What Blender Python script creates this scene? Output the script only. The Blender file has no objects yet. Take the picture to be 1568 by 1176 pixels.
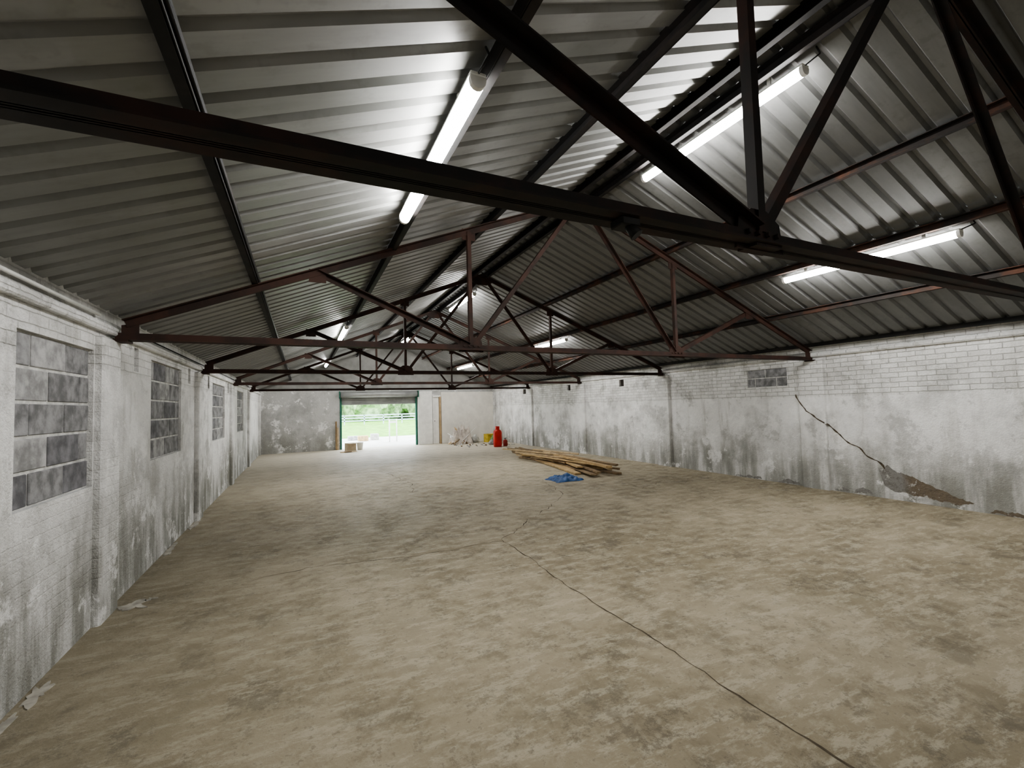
import bpy, bmesh, math, random
from mathutils import Vector, Matrix, noise
random.seed(7)
XL,XR,YN,YF=-1.41,8.15,-5.9,19.42
XC=(XL+XR)/2; RZ=4.42; SL=0.40
WLX,WRX=XL-.05,XR+.03      # main wall faces (piers stand proud at XL / XR)
def roofz(x): return RZ-SL*abs(x-XC)
TR=[1.237+3.595*k for k in range(-2,5)]
# ------------------------------------------------------------ node helper
class NT:
    def __init__(s,name):
        s.m=bpy.data.materials.new(name); s.m.use_nodes=True
        s.t=s.m.node_tree; s.b=s.t.nodes['Principled BSDF']
        s.tc=s.t.nodes.new('ShaderNodeTexCoord')
    def n(s,typ,**k):
        x=s.t.nodes.new(typ)
        for a,v in k.items(): setattr(x,a,v)
        return x
    def inp(s,node,i,v):
        if isinstance(v,bpy.types.NodeSocket): s.t.links.new(v,node.inputs[i])
        elif v is not None:
            if isinstance(v,tuple) and len(v)==3 and node.inputs[i].type=='RGBA': v=v+(1,)
            node.inputs[i].default_value=v
    def obj(s): return s.tc.outputs['Object']
    def noise(s,scale,detail=3,rough=.6,vec=None,dist=0):
        x=s.n('ShaderNodeTexNoise'); s.inp(x,'Vector',vec or s.obj())
        s.inp(x,'Scale',scale);s.inp(x,'Detail',detail);s.inp(x,'Roughness',rough);s.inp(x,'Distortion',dist)
        return x.outputs['Fac']
    def ramp(s,f,lo,hi,a=0.0,b=1.0):
        x=s.n('ShaderNodeMapRange'); x.interpolation_type='SMOOTHSTEP'
        s.inp(x,0,f);s.inp(x,1,lo);s.inp(x,2,hi);s.inp(x,3,a);s.inp(x,4,b); return x.outputs[0]
    def math(s,op,a,b=None):
        x=s.n('ShaderNodeMath',operation=op); s.inp(x,0,a)
        if b is not None: s.inp(x,1,b)
        return x.outputs[0]
    def add(s,*a):
        r=a[0]
        for k in a[1:]: r=s.math('ADD',r,k)
        return r
    def mul(s,*a):
        r=a[0]
        for k in a[1:]: r=s.math('MULTIPLY',r,k)
        return r
    def mix(s,f,a,b,mode='MIX'):
        x=s.n('ShaderNodeMix',data_type='RGBA',blend_type=mode)
        s.inp(x,0,f);s.inp(x,6,a);s.inp(x,7,b); return x.outputs[2]
    def sep(s,v=None):
        x=s.n('ShaderNodeSeparateXYZ'); s.inp(x,0,v or s.obj()); return x.outputs
    def comb(s,a,b,c=0.0):
        x=s.n('ShaderNodeCombineXYZ'); s.inp(x,0,a);s.inp(x,1,b);s.inp(x,2,c); return x.outputs[0]
    def mapping(s,scale,vec=None):
        x=s.n('ShaderNodeMapping'); s.inp(x,'Vector',vec or s.obj()); x.inputs['Scale'].default_value=scale; return x.outputs[0]
    def bump(s,h,st=.5,dist=.01,prev=None):
        x=s.n('ShaderNodeBump'); s.inp(x,'Strength',st);s.inp(x,'Distance',dist);s.inp(x,'Height',h)
        if prev: s.inp(x,'Normal',prev)
        return x.outputs[0]
    def out(s,col=None,rough=.8,metal=0,normal=None,spec=.3):
        s.inp(s.b,'Base Color',col); s.inp(s.b,'Roughness',rough); s.inp(s.b,'Metallic',metal)
        s.inp(s.b,'Specular IOR Level',spec)
        if normal: s.inp(s.b,'Normal',normal)
        return s.m
def simple(name,c,rough=.7,var=.25,scale=8,metal=0,bump=0,spec=.3):
    m=NT(name); nf=m.noise(scale,3,.6); f=m.ramp(nf,.3,.7)
    d=tuple(x*(1-var) for x in c); l=tuple(min(1,x*(1+var*.6)) for x in c)
    return m.out(m.mix(f,d,l),rough,metal,m.bump(m.noise(scale*4,2),bump,.006) if bump else None,spec)
def emis(name,c,st):
    m=NT(name); m.inp(m.b,'Base Color',(.9,.9,.9)); m.inp(m.b,'Emission Color',c); m.inp(m.b,'Emission Strength',st); return m.m

def wallmat(name,axis,brick_z,white=(.82,.82,.81),grey=(.40,.40,.39),amt=.6,damp=.55,patch=.5,upk=1.0):
    m=NT(name); o=m.sep(); u=o[axis]; z=o[2]
    st=m.noise(1.1,6,.66); st2=m.noise(5,5,.7); big=m.noise(.6,4,.65)
    v=m.comb(m.add(u,m.mul(st2,.025)),m.add(z,m.mul(st2,.025)))
    b=m.n('ShaderNodeTexBrick'); m.inp(b,'Vector',v); m.inp(b,'Scale',1.0)
    m.inp(b,'Color1',(1,1,1));m.inp(b,'Color2',(.72,.71,.70));m.inp(b,'Mortar',(.48,.47,.45))
    m.inp(b,'Mortar Size',.007);m.inp(b,'Mortar Smooth',.8);m.inp(b,'Brick Width',.225);m.inp(b,'Row Height',.075)
    up=m.mul(m.ramp(m.add(z,m.mul(big,.12)),brick_z+.05,brick_z+.08),upk)
    pat=m.ramp(m.add(m.mul(big,.75),m.mul(st2,.25)),.53,.58)
    bm=m.math('MAXIMUM',up,m.mul(pat,patch))
    s=m.add(m.mul(st,.75),m.mul(st2,.25))
    sm=m.mul(m.ramp(s,.44,.64),amt)
    c=m.mix(sm,white,grey)
    vs=m.noise(1.0,5,.65,vec=m.mapping((4,4,.6)))
    c=m.mix(m.mul(m.ramp(vs,.52,.70),.42),c,(.42,.415,.38))
    dz=m.math('SUBTRACT',z,m.mul(st,1.15))
    dm=m.mul(m.ramp(dz,-.45,.55,1,0),damp,m.ramp(vs,.34,.58,.3,1))
    c=m.mix(dm,c,(.215,.215,.185))
    fl=m.noise(1.8,10,.75)
    c=m.mix(m.mul(m.ramp(fl,.55,.63),.5),c,(.33,.33,.315))
    c=m.mix(m.mul(m.ramp(fl,.40,.46,1,0),.7),c,(.90,.90,.89))
    c=m.mix(m.mul(bm,.6),c,m.mix(1.0,c,b.outputs['Color'],'MULTIPLY'))
    h=m.add(m.mul(b.outputs['Fac'],bm,-.35),st2,m.mul(m.noise(40,2,.7),.14),m.mul(fl,.9))
    return m.out(c,.88,0,m.bump(h,.85,.035),.2)
M_wl=wallmat('whitewashed_brick_left',1,1.97,amt=.55,damp=.9,patch=.22,upk=.6)
M_wr=wallmat('whitewashed_brick_right',1,1.60,amt=.6,damp=.8,patch=.18)
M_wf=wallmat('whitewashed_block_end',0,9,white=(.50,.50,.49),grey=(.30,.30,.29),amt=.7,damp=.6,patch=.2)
M_plaster=simple('plain_plaster',(.74,.72,.66),.9,.08,3)
M_gable=simple('gable_render',(.28,.28,.27),.9,.2,2)

def floormat():
    m=NT('worn_concrete_floor')
    a=m.noise(.35,4,.65); b=m.noise(2.2,8,.74); c=m.noise(9,5,.75)
    col=m.mix(m.ramp(a,.36,.64),(.30,.255,.172),(.45,.393,.283))
    col=m.mix(m.mul(m.ramp(b,.46,.62),.55),col,(.215,.183,.125))
    col=m.mix(m.mul(m.ramp(c,.48,.64),.45),col,(.53,.475,.36))
    st=m.n('ShaderNodeMapping'); m.inp(st,'Vector',m.obj()); st.inputs['Rotation'].default_value=(0,0,.6); st.inputs['Scale'].default_value=(1.1,3.6,1)
    e=m.noise(2.6,9,.8,vec=st.outputs[0])
    col=m.mix(m.mul(m.ramp(e,.50,.58),.5),col,(.59,.54,.42))
    g=m.noise(2.3,11,.86)
    am=m.ramp(a,.42,.56,1,.5)
    col=m.mix(m.mul(m.ramp(g,.52,.58),.7,am),col,(.15,.13,.092))
    k=m.noise(18,3,.7)
    col=m.mix(m.mul(m.ramp(k,.59,.65),.45),col,(.14,.12,.085))
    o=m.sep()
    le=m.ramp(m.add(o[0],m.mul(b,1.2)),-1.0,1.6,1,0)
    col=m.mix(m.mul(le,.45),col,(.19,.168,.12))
    col=m.mix(m.mul(m.ramp(o[1],7,18),.5),col,(.60,.56,.47))  # paler towards the far door: reflected daylight painted into the floor colour
    r=m.ramp(b,.3,.7,.5,.75)
    h=m.add(c,m.mul(e,.9),m.mul(g,.8),m.mul(m.noise(70,2),.3))
    return m.out(col,r,0,m.bump(h,.75,.014),.35)
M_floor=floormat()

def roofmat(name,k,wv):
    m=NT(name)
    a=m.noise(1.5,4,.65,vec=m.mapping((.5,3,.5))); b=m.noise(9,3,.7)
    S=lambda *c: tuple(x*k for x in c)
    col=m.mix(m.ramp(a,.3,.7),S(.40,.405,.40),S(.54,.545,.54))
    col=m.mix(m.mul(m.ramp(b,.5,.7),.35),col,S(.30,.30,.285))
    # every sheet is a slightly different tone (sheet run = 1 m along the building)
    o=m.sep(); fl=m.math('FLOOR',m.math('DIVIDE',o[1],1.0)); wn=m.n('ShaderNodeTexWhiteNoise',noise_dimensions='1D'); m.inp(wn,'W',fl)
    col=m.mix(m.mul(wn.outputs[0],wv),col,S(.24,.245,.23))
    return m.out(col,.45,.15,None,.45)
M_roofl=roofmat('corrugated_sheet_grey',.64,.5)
M_roofr=roofmat('corrugated_sheet_shaded',.42,.4)  # same sheeting, darker: the right slope's weaker light is put into the colour
def steelmat(name,c1,c2,t=.5,rough=.65):
    m=NT(name); a=m.noise(2.5,4,.7)
    return m.out(m.mix(m.ramp(a,t-.1,t+.12),c1,c2),rough,0,None,.25)
M_steel=steelmat('painted_steel_dark',(.018,.016,.015),(.042,.022,.017),.54)
M_steelr=steelmat('red_oxide_steel',(.033,.022,.018),(.062,.032,.024),.48)
M_purl=steelmat('purlin_steel_black',(.018,.018,.018),(.035,.029,.027),.55)
M_rust=steelmat('rusty_purlin',(.030,.026,.024),(.085,.042,.028),.53,.9)
M_crack=simple('floor_crack_dirt',(.10,.08,.055),.95,.3,20)
M_blockA=simple('concrete_block_grey',(.26,.26,.265),.95,.45,9,bump=.6)
M_blockB=simple('concrete_block_pale',(.38,.38,.38),.95,.4,9,bump=.6)
M_blockC=simple('concrete_block_dark',(.19,.19,.20),.95,.4,9,bump=.6)
M_mortar=simple('mortar',(.58,.58,.56),.95,.3,10)
M_splat=simple('mortar_droppings',(.42,.40,.35),.95,.3,10)
M_white=simple('painted_white',(.78,.78,.75),.6,.08,5)
M_tube=emis('led_diffuser',(1,.985,.96),84)
M_cable=simple('black_cable',(.02,.02,.02),.6)
M_wood=[simple('sawn_timber_a',(.50,.36,.19),.8,.25,6),simple('sawn_timber_b',(.27,.195,.115),.8,.3,6),simple('sawn_timber_c',(.58,.45,.28),.8,.2,6)]
M_hole=simple('vent_dark',(.03,.025,.02),.9)

# ------------------------------------------------------------ mesh helper
class MB:
    def __init__(s): s.bm=bmesh.new(); s.mats=[]
    def mi(s,m):
        if m not in s.mats: s.mats.append(m)
        return s.mats.index(m)
    def faces(s,fs,m):
        i=s.mi(m)
        for f in fs: f.material_index=i
    def box(s,lo,hi,m,mat=None,bev=0):
        r=bmesh.ops.create_cube(s.bm,size=1); vs=r['verts']
        lo,hi=Vector(lo),Vector(hi); c=(lo+hi)/2; d=hi-lo
        for v in vs: v.co=Vector((v.co.x*d.x,v.co.y*d.y,v.co.z*d.z))+c
        if mat is not None: bmesh.ops.transform(s.bm,matrix=mat,verts=vs)
        fs=list({f for v in vs for f in v.link_faces}); s.faces(fs,m)
        if bev:
            es=list({e for v in vs for e in v.link_edges})
            r=bmesh.ops.bevel(s.bm,geom=es,offset=bev,segments=1,affect='EDGES'); s.faces(r['faces'],m)
    def cyl(s,p,q,r,m,seg=12,r2=None):
        p,q=Vector(p),Vector(q); d=q-p; 
        k=bmesh.ops.create_cone(s.bm,cap_ends=True,segments=seg,radius1=r,radius2=r if r2 is None else r2,depth=d.length)
        M=Matrix.Translation((p+q)/2)@d.to_track_quat('Z','Y').to_matrix().to_4x4()
        bmesh.ops.transform(s.bm,matrix=M,verts=k['verts'])
        fs=list({f for v in k['verts'] for f in v.link_faces}); s.faces(fs,m)
        for f in fs:
            if len(f.verts)==4: f.smooth=True
    def poly(s,pts,m,smooth=False):
        f=s.bm.faces.new([s.bm.verts.new(p) for p in pts]); s.faces([f],m); return f
    def prism(s,pts,off,m):
        off=Vector(off); a=[s.bm.verts.new(p) for p in pts]; b=[s.bm.verts.new(Vector(p)+off) for p in pts]
        fs=[s.bm.faces.new(a),s.bm.faces.new(b[::-1])]
        for i in range(len(a)):
            j=(i+1)%len(a); fs.append(s.bm.faces.new([a[j],a[i],b[i],b[j]]))
        s.faces(fs,m); bmesh.ops.recalc_face_normals(s.bm,faces=fs)
    def angle(s,p,q,a,t,m,yside=1,b=None):
        p,q=Vector(p),Vector(q); d=(q-p); L=d.length; d.normalize()
        side=Vector((0,1,0)) if abs(d.y)<.9 else Vector((1,0,0))
        u=d.cross(side).normalized(); 
        if u.z<0: u=-u
        side=u.cross(d).normalized()*yside
        b=b or a
        M=Matrix((( d.x,side.x,u.x,p.x),(d.y,side.y,u.y,p.y),(d.z,side.z,u.z,p.z),(0,0,0,1)))
        s.box((0,-t/2,-a/2),(L,t/2,a/2),m,M)
        s.box((0,t/2,a/2-t),(L,b,a/2),m,M)
    def rev(s,prof,c,m,seg=28,smooth=True):
        rings=[]
        for r,z in prof:
            rings.append([s.bm.verts.new((c[0]+r*math.cos(2*math.pi*i/seg),c[1]+r*math.sin(2*math.pi*i/seg),c[2]+z)) for i in range(seg)])
        fs=[]
        for a,b in zip(rings,rings[1:]):
            for i in range(seg):
                j=(i+1)%seg; fs.append(s.bm.faces.new([a[i],a[j],b[j],b[i]]))
        fs.append(s.bm.faces.new(rings[0][::-1])); fs.append(s.bm.faces.new(rings[-1]))
        s.faces(fs,m)
        for f in fs[:-2]: f.smooth=smooth
    def done(s,name,parent=None,normals=True):
        if normals: bmesh.ops.recalc_face_normals(s.bm,faces=s.bm.faces[:])
        me=bpy.data.meshes.new(name); s.bm.to_mesh(me); s.bm.free()
        for m in s.mats: me.materials.append(m)
        o=bpy.data.objects.new(name,me); bpy.context.collection.objects.link(o)
        if parent: o.parent=parent
        return o
# ------------------------------------------------------------ floor
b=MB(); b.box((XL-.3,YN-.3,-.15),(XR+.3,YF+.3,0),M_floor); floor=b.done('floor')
def crackline(b,pts,w,z,seed,jit=.02,step=.06):
    P=[Vector((x,y,0)) for x,y in pts]; out=[]
    for a,c in zip(P,P[1:]):
        n=max(1,int((c-a).length/step))
        for i in range(n): out.append(a.lerp(c,i/n))
    out.append(P[-1]); L=[];R=[]
    for i,p in enumerate(out):
        d=(out[min(i+1,len(out)-1)]-out[max(i-1,0)]).normalized(); s=Vector((-d.y,d.x,0))
        o=s*jit*(noise.noise(Vector((p.x*3,p.y*3,seed)))+.6*noise.noise(Vector((p.x*11,p.y*11,seed))))
        ww=w*(.25+1.3*abs(noise.noise(Vector((p.x*5,p.y*5,seed+4)))+.2))
        L.append(b.bm.verts.new(p+o+s*ww/2+Vector((0,0,z))));R.append(b.bm.verts.new(p+o-s*ww/2+Vector((0,0,z))))
    fs=[b.bm.faces.new([L[i],R[i],R[i+1],L[i+1]]) for i in range(len(L)-1)]
    b.faces(fs,M_crack)
b=MB()
crackline(b,[(2.15,-3),(2.15,1.2),(2.11,2.7),(2.15,4.92)],.013,.0015,1,.03)
crackline(b,[(2.15,4.92),(2.9,5.6),(4.2,6.85),(4.6,8.4)],.012,.0015,2,.09)
crackline(b,[(2.15,4.92),(1.14,4.9),(.1,5.1),(-.6,5.0)],.012,.0015,3,.06)
crackline(b,[(1.9,8.6),(2.11,9.6),(1.9,11.5)],.016,.0015,5,.06)
crackline(b,[(-1.3,8.5),(2.0,8.6),(5.2,8.9),(8.1,8.8)],.008,.0015,6,.08)
crackline(b,[(-1.3,12.2),(3,12.3),(8.1,12.2)],.008,.0015,8,.05)
crackline(b,[(4.2,6.85),(5.6,6.5),(6.6,6.9),(8.1,6.6)],.008,.0015,9,.10)
b.done('floor_cracks',floor,False)

# ------------------------------------------------------------ side walls with openings
def wall_side(x0,x1,ops,ztop,mat):
    b=MB(); ys=sorted({YN-.3,YF+.3,*[v for o in ops for v in o[:2]]}); zs=sorted({-.1,ztop,*[v for o in ops for v in o[2:]]})
    for ya,yb in zip(ys,ys[1:]):
        for za,zb in zip(zs,zs[1:]):
            if any(o[0]<=ya+1e-6 and yb<=o[1]+1e-6 and o[2]<=za+1e-6 and zb<=o[3]+1e-6 for o in ops): continue
            b.box((x0,ya,za),(x1,yb,zb),mat)
    return b
W=.24
lwin=[(3.46,4.50,1.07,2.12),(5.96,7.28,1.12,2.20),(9.6,11.0,1.10,2.16),(13.0,14.3,1.12,2.16),(-.3,.9,1.12,2.12)]
lv=[(5.42,5.55,2.03,2.26),(7.68,7.82,2.04,2.26),(9.16,9.28,2.04,2.26),(11.4,11.55,2.04,2.26)]
b=wall_side(WLX-W,WLX,lwin+lv,2.53,M_wl)
for y in TR+[YF-.05]:
    b.box((WLX-.02,y-.31,-.05),(XL+.005,y+.06,2.24),M_wl,bev=.014)
b.box((WLX-.02,YN,2.28),(WLX+.05,YF,2.35),M_wl,bev=.012)
wl=b.done('wall_left')
b=MB()
for o in lv: b.box((WLX-W+.01,o[0],o[2]),(WLX-.06,o[1],o[3]),M_hole)
b.done('air_vents',wl)
rwin=[(5.30,6.12,1.82,2.17)]
rv=[(9.95,10.15,2.05,2.24),(12.7,12.92,2.05,2.24),(16.0,16.25,2.05,2.24)]
b=wall_side(WRX,WRX+W,rwin+rv,2.53,M_wr)
for y in TR+[YF-.1]:
    b.box((XR-.04,y-.2,-.05),(WRX+.02,y+.24,2.24),M_wr,bev=.012)
b.box((WRX-.05,YN,2.30),(WRX+.02,YF,2.36),M_wr,bev=.008)
wr=b.done('wall_right')
b=MB()
for o in rv: b.box((WRX+.06,o[0],o[2]),(WRX+W-.01,o[1],o[3]),M_hole)
b.done('air_vents',wr)
def blockwin(i,x,sgn,o,rec=.03):
    b=MB(); y0,y1,z0,z1=o; random.seed(40+i)
    xf=x-sgn*rec
    xs=sorted((xf-sgn*.006,x-sgn*(W-.01))); b.box((xs[0],y0,z0),(xs[1],y1,z1),M_mortar)
    nr=max(1,round((z1-z0)/.205)); rh=(z1-z0)/nr
    for r in range(nr):
        y=y0-(0 if r%2 else .22)
        while y<y1:
            a,c=max(y,y0)+.009,min(y+.44,y1)-.009
            if c-a>.05:
                m=random.choice([M_blockA,M_blockA,M_blockB,M_blockC,M_blockA])
                xs=sorted((xf+sgn*random.uniform(0,.006),xf-sgn*.05))
                b.box((xs[0],a,z0+r*rh+.010),(xs[1],c,z0+(r+1)*rh-.010),m,bev=.005)
            y+=.44
    b.done('window_%d'%i)
for i,o in enumerate(lwin): blockwin(i+1,WLX,1,o)
blockwin(6,WRX,-1,rwin[0],.02)
# crack and spalled patch on the right wall
b=MB()
def wallstrip(b,pts,w,x):
    P=[Vector((x,y,z)) for y,z in pts]; out=[]
    for a,c in zip(P,P[1:]):
        n=max(1,int((c-a).length/.04))
        for i in range(n): out.append(a.lerp(c,i/n))
    out.append(P[-1]); L=[];R=[]
    for i,p in enumerate(out):
        d=(out[min(i+1,len(out)-1)]-out[max(i-1,0)]).normalized(); s=Vector((0,-d.z,d.y))
        o=s*.06*noise.noise(Vector((3,p.y*5,p.z*5))); ww=w*(.4+abs(noise.noise(Vector((9,p.y*9,p.z*9))))*1.6)
        L.append(b.bm.verts.new(p+o+s*ww/2));R.append(b.bm.verts.new(p+o-s*ww/2))
    b.faces([b.bm.faces.new([L[i],R[i],R[i+1],L[i+1]]) for i in range(len(L)-1)],M_crack)
wallstrip(b,[(5.1,1.66),(4.95,1.35),(4.62,1.12),(4.25,.80),(3.95,.55),(3.86,.44)],.026,XR-.043)
for v in b.bm.verts:
    if v.co.y<4.62: v.co.x=WRX-.004
b.done('wall_crack',wr,False)
# area where the render has fallen off: rough backing masonry with a ragged outline
def spallmat():
    m=NT('exposed_rough_masonry'); a=m.noise(5,6,.75); c=m.noise(16,4,.75); y=m.sep()[1]
    col=m.mix(m.ramp(m.add(y,m.mul(a,.25)),3.62,3.78),(.20,.165,.125),(.27,.265,.25))
    col=m.mix(m.mul(m.ramp(c,.45,.65),.5),col,(.13,.115,.095))
    col=m.mix(m.ramp(a,.56,.62),col,(.50,.49,.46))
    return m.out(col,.95,0,m.bump(m.add(a,m.mul(c,.5)),1,.04),.15)
M_spall=spallmat()
def ragged(pts,amp,seed,x):
    out=[]
    for i in range(len(pts)):
        p,q=Vector(pts[i]),Vector(pts[(i+1)%len(pts)]); n=max(1,int((q-p).length/.022))
        for k in range(n):
            c=p.lerp(q,k/n); o=amp*(noise.noise(Vector((c.x*9,c.y*9,seed)))+.6*noise.noise(Vector((c.x*31,c.y*31,seed))))
            out.append((x,c.x+o*.4,max(.004,c.y+o)))
    return out
b=MB()
b.bm.faces.new([b.bm.verts.new(p) for p in ragged([(3.93,.46),(3.80,.50),(3.66,.42),(3.50,.375),(3.34,.29),(3.18,.24),(3.02,.16),(2.84,.10),(3.02,.065),(3.2,.07),(3.36,.10),(3.52,.11),(3.70,.13),(3.86,.19)],.035,2,WRX-.003)])
for (y0,y1,z0,z1,sd) in ((4.02,4.30,.03,.13,5),(4.35,4.60,.02,.09,7),(2.2,2.7,.01,.07,9),(5.15,5.6,.01,.08,11),(5.9,6.5,.01,.06,13)):
    b.bm.faces.new([b.bm.verts.new(p) for p in ragged([(y1,z0),(y1-.03,(z0+z1)/2),((y0+y1)/2,z1),(y0+.03,(z0+z1)/2),(y0,z0)],.04,sd,WRX-.003)])
b.faces(b.bm.faces[:],M_spall)
b.done('spalled_patch',wr,False)

# ------------------------------------------------------------ far wall (gable) with roller door opening
b=MB(); DX0,DX1,DZ=1.40,4.56,2.32
T=.25
b.box((XL-W,YF,-.1),(DX0,YF+T,2.4),M_wf); b.box((DX1,YF,-.1),(XR+W,YF+T,2.4),M_wf)
b.box((DX0,YF,DZ),(DX1,YF+T,2.4),M_wf)
b.prism([(XL-W,YF,2.4),(XR+W,YF,2.4),(XR+W,YF,roofz(XR)+.0),(XC,YF,RZ+.05),(XL-W,YF,roofz(XL)+.0)],(0,T,0),M_gable)
b.box((DX1+.02,YF-.1,0),(5.22,YF+.02,2.33),M_white,bev=.01)
b.box((5.62,YF-.12,0),(XR,YF+.02,2.28),M_plaster,bev=.005)
wf=b.done('wall_far')
b=MB(); b.box((XL-W,YN-T,-.1),(XR+W,YN,2.4),M_wf)
b.prism([(XL-W,YN,2.4),(XR+W,YN,2.4),(XR+W,YN,roofz(XR)),(XC,YN,RZ+.05),(XL-W,YN,roofz(XL))],(0,-T,0),M_gable)
b.done('wall_near')
b=MB(); m=simple('door_frame_timber',(.42,.31,.19),.7,.2,5)
b.box((5.54,YF-.14,0),(5.60,YF+.0,2.08),m,bev=.004); b.box((5.24,YF-.06,0),(5.29,YF,2.08),M_white,bev=.004)
b.box((5.24,YF-.08,2.06),(5.61,YF,2.14),M_white,bev=.004); b.box((5.29,YF-.03,0),(5.53,YF-.005,2.06),M_white)
b.cyl((5.33,YF-.03,1.0),(5.33,YF-.08,1.0),.015,M_cable)
b.done('door_2')
M_slat=simple('galvanised_slats',(.36,.37,.36),.45,.15,3,metal=.4); M_green=simple('green_guide_rail',(.03,.13,.09),.5)
b=MB(); z=1.84
pts=[]
while z<2.26: 
    y=YF+.05; pts+= [(y,z),(y-.018,z+.018),(y-.018,z+.052),(y,z+.07)]; z+=.075
for (ya,za),(yb,zb) in zip(pts,pts[1:]): b.poly([(DX0,ya,za),(DX1,ya,za),(DX1,yb,zb),(DX0,yb,zb)],M_slat)
b.box((DX0,YF+.02,1.80),(DX1,YF+.07,1.845),M_slat,bev=.006)
for x in (DX0,DX1-.07): b.box((x,YF-.03,0),(x+.07,YF+.09,2.3),M_green,bev=.006)
b.cyl((DX0+.02,YF-.14,2.22),(DX1-.02,YF-.14,2.22),.12,M_slat,24)
for x in (DX0-.03,DX1): b.box((x,YF-.28,2.08),(x+.03,YF,2.36),M_green)
b.done('door_1')
b=MB(); b.box((1.22,YF-.08,0),(1.28,YF-.02,1.15),M_wood[1],bev=.004); b.box((1.29,YF-.06,0),(1.34,YF-.03,.9),M_wood[2],bev=.004)
b.done('timber_post')

# ------------------------------------------------------------ corrugated roof
def roof():
    b=MB(); pitch=.2; dep=.032
    prof=[]; y=YN-.3
    while y<YF+.4:
        prof+= [(y,0),(y+.128,0),(y+.150,dep),(y+.178,dep)]; y+=pitch
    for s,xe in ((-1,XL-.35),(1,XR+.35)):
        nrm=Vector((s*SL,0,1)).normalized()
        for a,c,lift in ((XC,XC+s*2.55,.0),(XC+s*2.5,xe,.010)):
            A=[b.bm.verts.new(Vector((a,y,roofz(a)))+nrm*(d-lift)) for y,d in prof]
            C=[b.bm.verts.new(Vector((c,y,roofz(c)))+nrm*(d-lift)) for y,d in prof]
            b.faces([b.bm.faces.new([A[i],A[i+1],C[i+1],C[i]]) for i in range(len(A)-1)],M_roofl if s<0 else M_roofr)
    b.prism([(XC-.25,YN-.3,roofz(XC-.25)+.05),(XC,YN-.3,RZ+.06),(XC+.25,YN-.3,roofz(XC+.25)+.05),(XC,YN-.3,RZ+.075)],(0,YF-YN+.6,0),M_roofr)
    return b.done('ceiling')
roof()
# ------------------------------------------------------------ purlins
PD=.10
def purlin(x,mat,a=PD,sg=1):
    b=MB(); z=roofz(x)-a/2-.012
    y0,y1=YN,YF
    b.box((x-.004,y0,z-a/2),(x+.004,y1,z+a/2),mat)
    xs=sorted((x,x+sg*.06)); b.box((xs[0],y0,z+a/2-.008),(xs[1],y1,z+a/2),mat)
    xs=sorted((x,x+sg*.05)); b.box((xs[0],y0,z-a/2),(xs[1],y1,z-a/2+.008),mat)
    return b
for x,sg in ((XC-3.74,-1),(.885,1),(XC-1.28,-1),(XC-.16,-1)):
    b=purlin(x,M_purl,sg=sg)
    zz=roofz(x)-PD-.02
    if sg<0: b.cyl((x+.012,YN,zz+.03),(x+.012,YF,zz+.03),.008,M_cable,6)
    b.done('roof_purlin')
purlin(XC+.14,M_purl,sg=-1).done('roof_purlin')
for x in (4.85,5.97,7.02): purlin(x,M_rust,.08,sg=-1).done('roof_purlin')
purlin(XR-.1,M_purl,.06).done('roof_purlin')
# ------------------------------------------------------------ trusses
def truss(y,mat):
    b=MB(); ZT=2.278
    off=PD+.03
    rz=lambda x: roofz(x)-off-.01
    e=.05
    for s in (-1,1):
        xe=XC+s*(XR-XC-e)
        for yy,ys in ((y-.008,-1),(y+.008,1)):
            b.angle((xe,yy,rz(xe)),(XC,yy,rz(XC)),.065,.009,mat,yside=ys)
    for yy,ys in ((y-.008,-1),(y+.008,1)):
        p,q=(XL-.02,yy,ZT),(XR+.02,yy,ZT)
        b.box((p[0],yy-.0045,ZT-.033),(q[0],yy+.0045,ZT+.033),mat)
        lo,hi=sorted((yy,yy+ys*.055)); b.box((p[0],lo,ZT-.033),(q[0],hi,ZT-.024),mat)
    n1=XL+(XR-XL)/3; n2=XL+2*(XR-XL)/3
    for n,s in ((n1,-1),(n2,1)):
        b.angle((n+s*.03,y+.016,ZT+.03),(XC+s*3.22,y+.016,rz(XC+s*3.22)),.06,.008,mat,yside=1)
        b.angle((n,y-.016,ZT+.03),(n,y-.016,rz(n)),.045,.008,mat)
        b.angle((n-s*.04,y+.016,ZT+.03),(XC+s*.06,y+.016,rz(XC+s*.06)-.02),.05,.008,mat,yside=1)
        b.prism([(n-.15,y-.006,ZT-.05),(n+.15,y-.006,ZT-.05),(n+.13,y-.006,ZT+.08),(n+.05,y-.006,ZT+.13),(n-.05,y-.006,ZT+.13),(n-.13,y-.006,ZT+.08)],(0,.012,0),mat)
        b.box((n-.08,y-.045,ZT-.045),(n+.08,y+.045,ZT-.034),mat)
        for px in (n,XC+s*3.22):
            z=rz(px); b.prism([(px-.08,y-.006,z-.10),(px+.08,y-.006,z-.10),(px+.08,y-.006,z+.03),(px-.08,y-.006,z+.03)],(0,.012,0),mat)
        for dx in (-.09,-.03,.03,.09):
            b.cyl((n+dx,y-.03,ZT+.02),(n+dx,y+.03,ZT+.02),.012,mat,6)
    z=rz(XC); b.prism([(XC-.22,y-.006,z-.13),(XC-.1,y-.006,z-.19),(XC+.1,y-.006,z-.19),(XC+.22,y-.006,z-.13),(XC+.1,y-.006,z+.02),(XC-.1,y-.006,z+.02)],(0,.012,0),mat)
    for s,xe in ((1,XL),(-1,XR)):
        b.prism([(xe+s*.02,y-.006,ZT-.03),(xe+s*.14,y-.006,ZT-.03),(xe+s*.14,y-.006,ZT+.12),(xe+s*.02,y-.006,ZT+.10)],(0,.012,0),mat)
        lo,hi=sorted((xe-s*.03,xe+s*.08)); b.box((lo,y-.07,ZT-.05),(hi,y+.07,ZT-.034),mat)
    return b.done('roof_truss')
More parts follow.
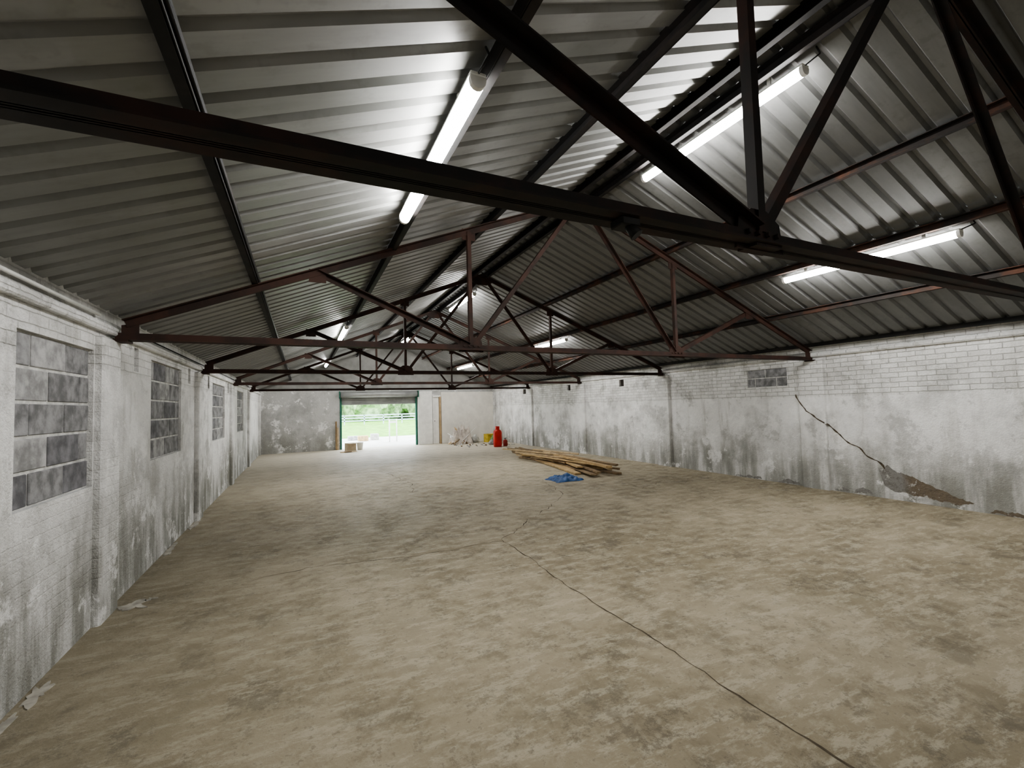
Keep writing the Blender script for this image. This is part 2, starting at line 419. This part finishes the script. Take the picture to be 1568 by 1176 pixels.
for i,y in enumerate(TR): truss(y,M_steel if i<=2 else M_steelr)

# ------------------------------------------------------------ strip lights
def striplight(x,y0,y1,zc):
    b=MB(); r=.043
    b.box((x-r,y0,zc+.020),(x+r,y1,zc+.04),M_white,bev=.004)
    seg=6; pr=[(x-r,zc+.019)]+[(x+r*math.cos(math.pi+math.pi*i/seg),zc-.002+r*math.sin(math.pi+math.pi*i/seg)) for i in range(seg+1)]+[(x+r,zc+.019)]
    b.prism([(px,y0+.03,pz) for px,pz in pr],(0,y1-y0-.06,0),M_tube)
    for y in (y0,y1-.03): b.prism([(px,y,pz-.002) for px,pz in pr],(0,.03,0),M_white)
    for y in (y0+.3,y1-.3): b.box((x-.012,y-.012,zc+.038),(x+.012,y+.012,roofz(x)-.012),M_white)
    b.cyl((x,y0+.01,zc+.03),(x+.02,y0-.10,zc+.06),.006,M_cable,6); b.cyl((x+.02,y0-.10,zc+.06),(x+.01,y0-.08,roofz(x)-.02),.006,M_cable,6)
    return b.done('strip_light')
LX=[(.825,3.27),(3.60,4.18),(6.04,3.22)]
for yc in (-4.2,2.96,10.4,17.2):
    for x,zc in LX: striplight(x,yc-.92,yc+.92,zc)
# small sensor bracket clipped to the nearest truss tie
b=MB(); yy=TR[2]; b.box((1.0,yy-.05,2.215),(1.08,yy+.02,2.244),M_cable,bev=.004); b.cyl((1.04,yy-.03,2.22),(1.06,yy-.05,2.18),.015,M_cable,10,.024)
b.done('motion_sensor')

# ------------------------------------------------------------ timber pile
b=MB(); random.seed(11)
def plank(p,q,w,t,z,m,roll=0):
    p=Vector((p[0],p[1],z)); q=Vector((q[0],q[1],z)); d=(q-p); L=d.length; d.normalize()
    M=Matrix.Translation(p)@Matrix.Rotation(math.atan2(d.y,d.x),4,'Z')@Matrix.Rotation(roll,4,'X')
    b.box((0,-w/2,0),(L,w/2,t),m,M,bev=.003)
lay=[((6.75,14.3),(6.75,10.4)),((6.45,13.6),(6.30,9.2)),((6.25,12.9),(5.95,8.3)),((6.6,13.2),(5.8,8.9)),((6.0,12.2),(6.35,8.0)),((6.9,13.0),(6.55,8.6)),((6.1,11.4),(5.6,8.5)),((7.0,11.5),(6.0,9.0))]
for i,(p,q) in enumerate(lay): plank(p,q,.15,.04,.002+.001*i,M_wood[i%3])
for k in range(24):
    L=random.uniform(1.2,4.0); y=random.uniform(9.0,13.4); x=6.35+random.uniform(-.32,.32)+(y-11)*.06; a=random.uniform(-.22,.28)
    y0=max(8.0,y-L/2); y1=min(14.3,y+L/2); w=random.choice([.05,.05,.075,.1,.15])
    plank((x+a*(y1-y),y1),(x+a*(y0-y),y0),w,random.choice([.025,.04,.05]),.046+.03*(k//4),random.choice(M_wood+[M_wood[1]]),random.uniform(-.12,.12))
b.done('timber_plank_pile')
# ------------------------------------------------------------ crumpled cloth
def crumple(name,cx,cy,sx,sy,h,mat,seed,n=26,rot=0,extra=None):
    b=MB(); V={}
    for i in range(n+1):
        for j in range(n+1):
            u,v=i/n*2-1,j/n*2-1
            rr=1+.25*noise.noise(Vector((u*1.5,v*1.5,seed)))
            x,y=u*sx*rr,v*sy*rr
            e=max(0,1-max(abs(u),abs(v))**3)
            z=.004+e*h*(.35+abs(noise.noise(Vector((u*2.2,v*2.2,seed+5))))*1.1+.5*abs(noise.noise(Vector((u*6,v*6,seed+9)))))
            c,s=math.cos(rot),math.sin(rot)
            V[i,j]=b.bm.verts.new((cx+x*c-y*s,cy+x*s+y*c,z))
    fs=[b.bm.faces.new([V[i,j],V[i+1,j],V[i+1,j+1],V[i,j+1]]) for i in range(n) for j in range(n)]
    b.faces(fs,mat); 
    for f in fs: f.smooth=True
    if extra: extra(b)
    return b.done(name,None,False)
crumple('blue_tarpaulin',5.03,8.15,.33,.26,.12,simple('blue_plastic',(.045,.12,.30),.5,.4,10),3)
# ------------------------------------------------------------ gas cylinder
M_red=simple('red_cylinder_paint',(.50,.03,.02),.45,.2,6); M_brass=simple('brass_valve',(.4,.3,.1),.4,metal=.8)
b=MB(); c=(6.93,16.1,0); R=.17
b.rev([(R*.9,0),(R*.9,.04),(R*.94,.045),(R,.08),(R,.54),(R*.96,.59),(R*.8,.64),(R*.5,.675),(R*.28,.69),(R*.28,.70)],c,M_red)
b.cyl((c[0],c[1],.69),(c[0],c[1],.76),.022,M_brass); b.cyl((c[0]-.05,c[1],.74),(c[0]+.04,c[1],.74),.012,M_brass)
for k in range(10):
    a0=2*math.pi*k/12+.5;a1=a0+2*math.pi/12
    b.prism([(c[0]+r*math.cos(a),c[1]+r*math.sin(a),.675) for r,a in ((.085,a0),(.085,a1),(.078,a1),(.078,a0))],(0,0,.12),M_red)
b.done('gas_cylinder')
b=MB(); c=(7.30,16.2,0)
b.rev([(.08,0),(.09,.03),(.09,.20),(.055,.25),(.03,.26)],c,simple('dull_red_paint',(.25,.03,.02),.6)); b.cyl((c[0],c[1],.25),(c[0],c[1],.31),.015,M_cable); b.cyl((c[0]-.05,c[1],.30),(c[0]+.06,c[1],.31),.012,M_cable)
b.done('fire_extinguisher')
# ------------------------------------------------------------ debris heap
M_sheet=simple('dust_sheet',(.50,.45,.40),.9,.3,6); M_bag=simple('rubble_sack_cloth',(.48,.48,.45),.7,.25,8)
def sticks(b):
    random.seed(5)
    for k in range(22):
        a=random.uniform(0,6.28); x,y=6.2+random.uniform(-.3,.3),18.45+random.uniform(-.15,.15); L=random.uniform(.5,1.0); t=random.uniform(.3,1.1)
        p=Vector((x-math.cos(a)*L/2,y-abs(math.sin(a))*L/4,.03)); q=Vector((x+math.cos(a)*L/2,y+abs(math.sin(a))*L/4,.1+L*t*.7))
        b.cyl(p,q,random.uniform(.012,.035),random.choice(M_wood+[M_white]),6)
crumple('rubbish_heap',6.25,18.6,.45,.35,.85,M_sheet,12,extra=sticks)
def lump(name,cx,cy,r,h,mat,seed):
    b=MB(); q=bmesh.ops.create_icosphere(b.bm,subdivisions=4,radius=1)
    for v in q['verts']:
        d=1+.25*noise.noise(v.co*1.7+Vector((seed,0,0)))+.1*noise.noise(v.co*5+Vector((seed,3,0)))
        z=max(-.55,v.co.z)*d
        v.co=Vector((cx+v.co.x*r*d,cy+v.co.y*r*d,(z+.55)/1.55*h))
    mn=min(v.co.z for v in q['verts'])
    for v in q['verts']: v.co.z-=mn
    b.cyl((cx,cy,h*.8),(cx+.03,cy,h*1.15),.03,mat,10,.06)
    for f in b.bm.faces: f.smooth=True
    b.faces(b.bm.faces[:],mat); return b.done(name)
lump('rubble_sack',6.98,18.75,.17,.3,M_bag,1); lump('rubble_sack',7.5,17.7,.2,.34,simple('green_sack',(.12,.22,.08),.7),4)
lump('rubble_sack',7.15,17.2,.14,.18,simple('grey_sack',(.25,.25,.24),.8),8)
def box_open(name,x,y,w,d,h,mat,rot):
    b=MB(); M=Matrix.Translation((x,y,0))@Matrix.Rotation(rot,4,'Z'); t=.008
    b.box((-w/2,-d/2,0),(w/2,d/2,t),mat,M)
    for lo,hi in (((-w/2,-d/2,0),(w/2,-d/2+t,h)),((-w/2,d/2-t,0),(w/2,d/2,h)),((-w/2,-d/2,0),(-w/2+t,d/2,h)),((w/2-t,-d/2,0),(w/2,d/2,h))): b.box(lo,hi,mat,M)
    b.box((-w/2,-d/2-.12,h-.01),(w/2,-d/2,h-.002),mat,M)
    b.box((w/2,-d/2,h-.008),(w/2+.12,d/2,h),mat,M)
    return b.done(name)
M_card=simple('cardboard',(.50,.42,.31),.85,.15,5)
box_open('cardboard_box',1.72,18.6,.34,.3,.3,M_card,.3)
box_open('cardboard_box',7.55,18.55,.34,.28,.36,simple('yellow_card',(.60,.46,.08),.7),.3)
b=MB(); b.rev([(.10,0),(.13,.27),(.138,.27),(.138,.29),(.12,.29),(.11,.27)],(2.1,18.85,0),M_white); b.done('paint_bucket')
b=MB()
b.box((1.3,18.0,0),(1.9,18.25,.02),M_wood[2],bev=.002); b.box((1.45,17.9,.02),(1.7,18.2,.04),M_wood[1],bev=.002); b.done('timber_offcut')
b=MB(); random.seed(9)
for k in range(60):
    x=random.uniform(5.7,7.9); y=random.uniform(16.5,18); r=random.uniform(.015,.05)
    if (x-7.5)**2+(y-17.7)**2<.09 or (x-7.15)**2+(y-17.2)**2<.06: continue
    q=bmesh.ops.create_icosphere(b.bm,subdivisions=1,radius=r,matrix=Matrix.Translation((x,y,r*.5))@Matrix.Scale(.6,4,(0,0,1)))
    b.faces(list({f for v in q['verts'] for f in v.link_faces}),random.choice([M_blockB,M_bag,M_wood[1],M_mortar]))
b.done('scattered_rubble',floor)
# mortar droppings along left wall foot
b=MB()
def splat(x,y,rx,ry,seed):
    n=36; pts=[]
    for i in range(n):
        a=2*math.pi*i/n; k=.75+.9*noise.noise(Vector((math.cos(a)*1.6,math.sin(a)*1.6,seed)))+.35*noise.noise(Vector((math.cos(a)*6,math.sin(a)*6,seed)))
        pts.append((x+rx*k*math.cos(a),y+ry*k*math.sin(a),0))
    b.prism(pts,(0,0,.006),M_splat)
for i,(x,y,rx,ry) in enumerate(((-1.28,4.86,.13,.10),(-1.40,3.62,.06,.14),(-1.42,3.25,.05,.2),(-1.43,2.85,.05,.2),(-1.43,2.4,.05,.2),(-1.2,4.95,.05,.04),(-1.43,6.6,.05,.25),(-1.42,7.9,.05,.25))): splat(x,y,rx,ry,i*3.1)
b.done('mortar_splats',floor)
b=MB(); b.cyl((WLX+.03,1.5,2.40),(WLX+.03,4.5,2.40),.012,M_white,8)
b.cyl((WLX+.03,5.0,2.38),(WLX+.03,19,2.38),.008,M_cable,6)
b.done('wall_conduit')

# ------------------------------------------------------------ outside
M_apron=simple('outside_concrete',(.55,.54,.50),.9,.15,1.5); M_grass=simple('grass',(.16,.36,.05),.95,.4,1.2); M_leaf=simple('foliage',(.22,.32,.16),.9,.5,2)
b=MB(); b.box((-20,YF+.3,-.12),(30,27,-.02),M_apron); b.done('outside_yard')
b=MB(); b.box((-80,27,-.14),(110,120,-.01),M_grass); b.done('lawn')
b=MB(); M_fence=simple('pale_fence',(.45,.55,.62),.6)
for k in range(30):
    x=-12+k*2; b.box((x,50,-.01),(x+.1,50.1,1.0),M_fence)
for z in (.35,.65,.92): b.box((-12,50.0,z),(46.1,50.05,z+.12),M_fence)
b.done('field_fence')
random.seed(2)
b=MB()
for k in range(70):
    x=-25+k*1.5; r=random.uniform(1.8,3.6); y=66+random.uniform(-3,6)
    q=bmesh.ops.create_icosphere(b.bm,subdivisions=3,radius=1)
    for v in q['verts']:
        d=r*(1+.3*noise.noise(v.co*2.3+Vector((k,0,0)))+.15*noise.noise(v.co*7+Vector((k,0,0))))
        v.co=Vector((x,y,r*.75))+v.co*d; v.co.z=max(-.01,v.co.z)
b.faces(b.bm.faces[:],M_leaf); b.done('tree_line')
b=MB()
for x in (3.9,4.25): b.cyl((x,22.5,-.02),(x,22.5,1.1),.03,M_white)
b.box((3.9,22.48,.9),(4.25,22.52,1.0),M_white); b.done('yard_barrier')
b=MB()
for x,y,w,h,m in ((2.6,24,.5,.25,M_wood[0]),(3.3,24.5,.4,.3,M_bag),(2.2,25,.6,.2,M_blockB)): b.box((x,y,-.02),(x+w,y+.4,h),m,bev=.02)
b.done('yard_materials')

# ------------------------------------------------------------ world & camera
w=bpy.data.worlds.new('overcast_sky'); bpy.context.scene.world=w; w.use_nodes=True
bg=w.node_tree.nodes['Background']; bg.inputs[0].default_value=(.86,.93,1,1); bg.inputs[1].default_value=10.0
f=681.5; yw,pt,rl=0.442,0.048,-0.028
R0=Vector((math.cos(yw),-math.sin(yw),0)); F0=Vector((math.sin(yw),math.cos(yw),0)); Z=Vector((0,0,1))
F=F0*math.cos(pt)+Z*math.sin(pt); U0=Z*math.cos(pt)-F0*math.sin(pt)
R=R0*math.cos(rl)+U0*math.sin(rl); U=U0*math.cos(rl)-R0*math.sin(rl)
cd=bpy.data.cameras.new('camera'); cd.sensor_width=36; cd.lens=36*f/1568; cd.clip_start=.02; cd.clip_end=400
cam=bpy.data.objects.new('camera',cd); bpy.context.collection.objects.link(cam)
cam.matrix_world=Matrix(((R.x,U.x,-F.x,0),(R.y,U.y,-F.y,0),(R.z,U.z,-F.z,1.6),(0,0,0,1)))
bpy.context.scene.camera=cam
vs=bpy.context.scene.view_settings; vs.view_transform='AgX'; vs.look='AgX - Medium High Contrast'; vs.exposure=.05
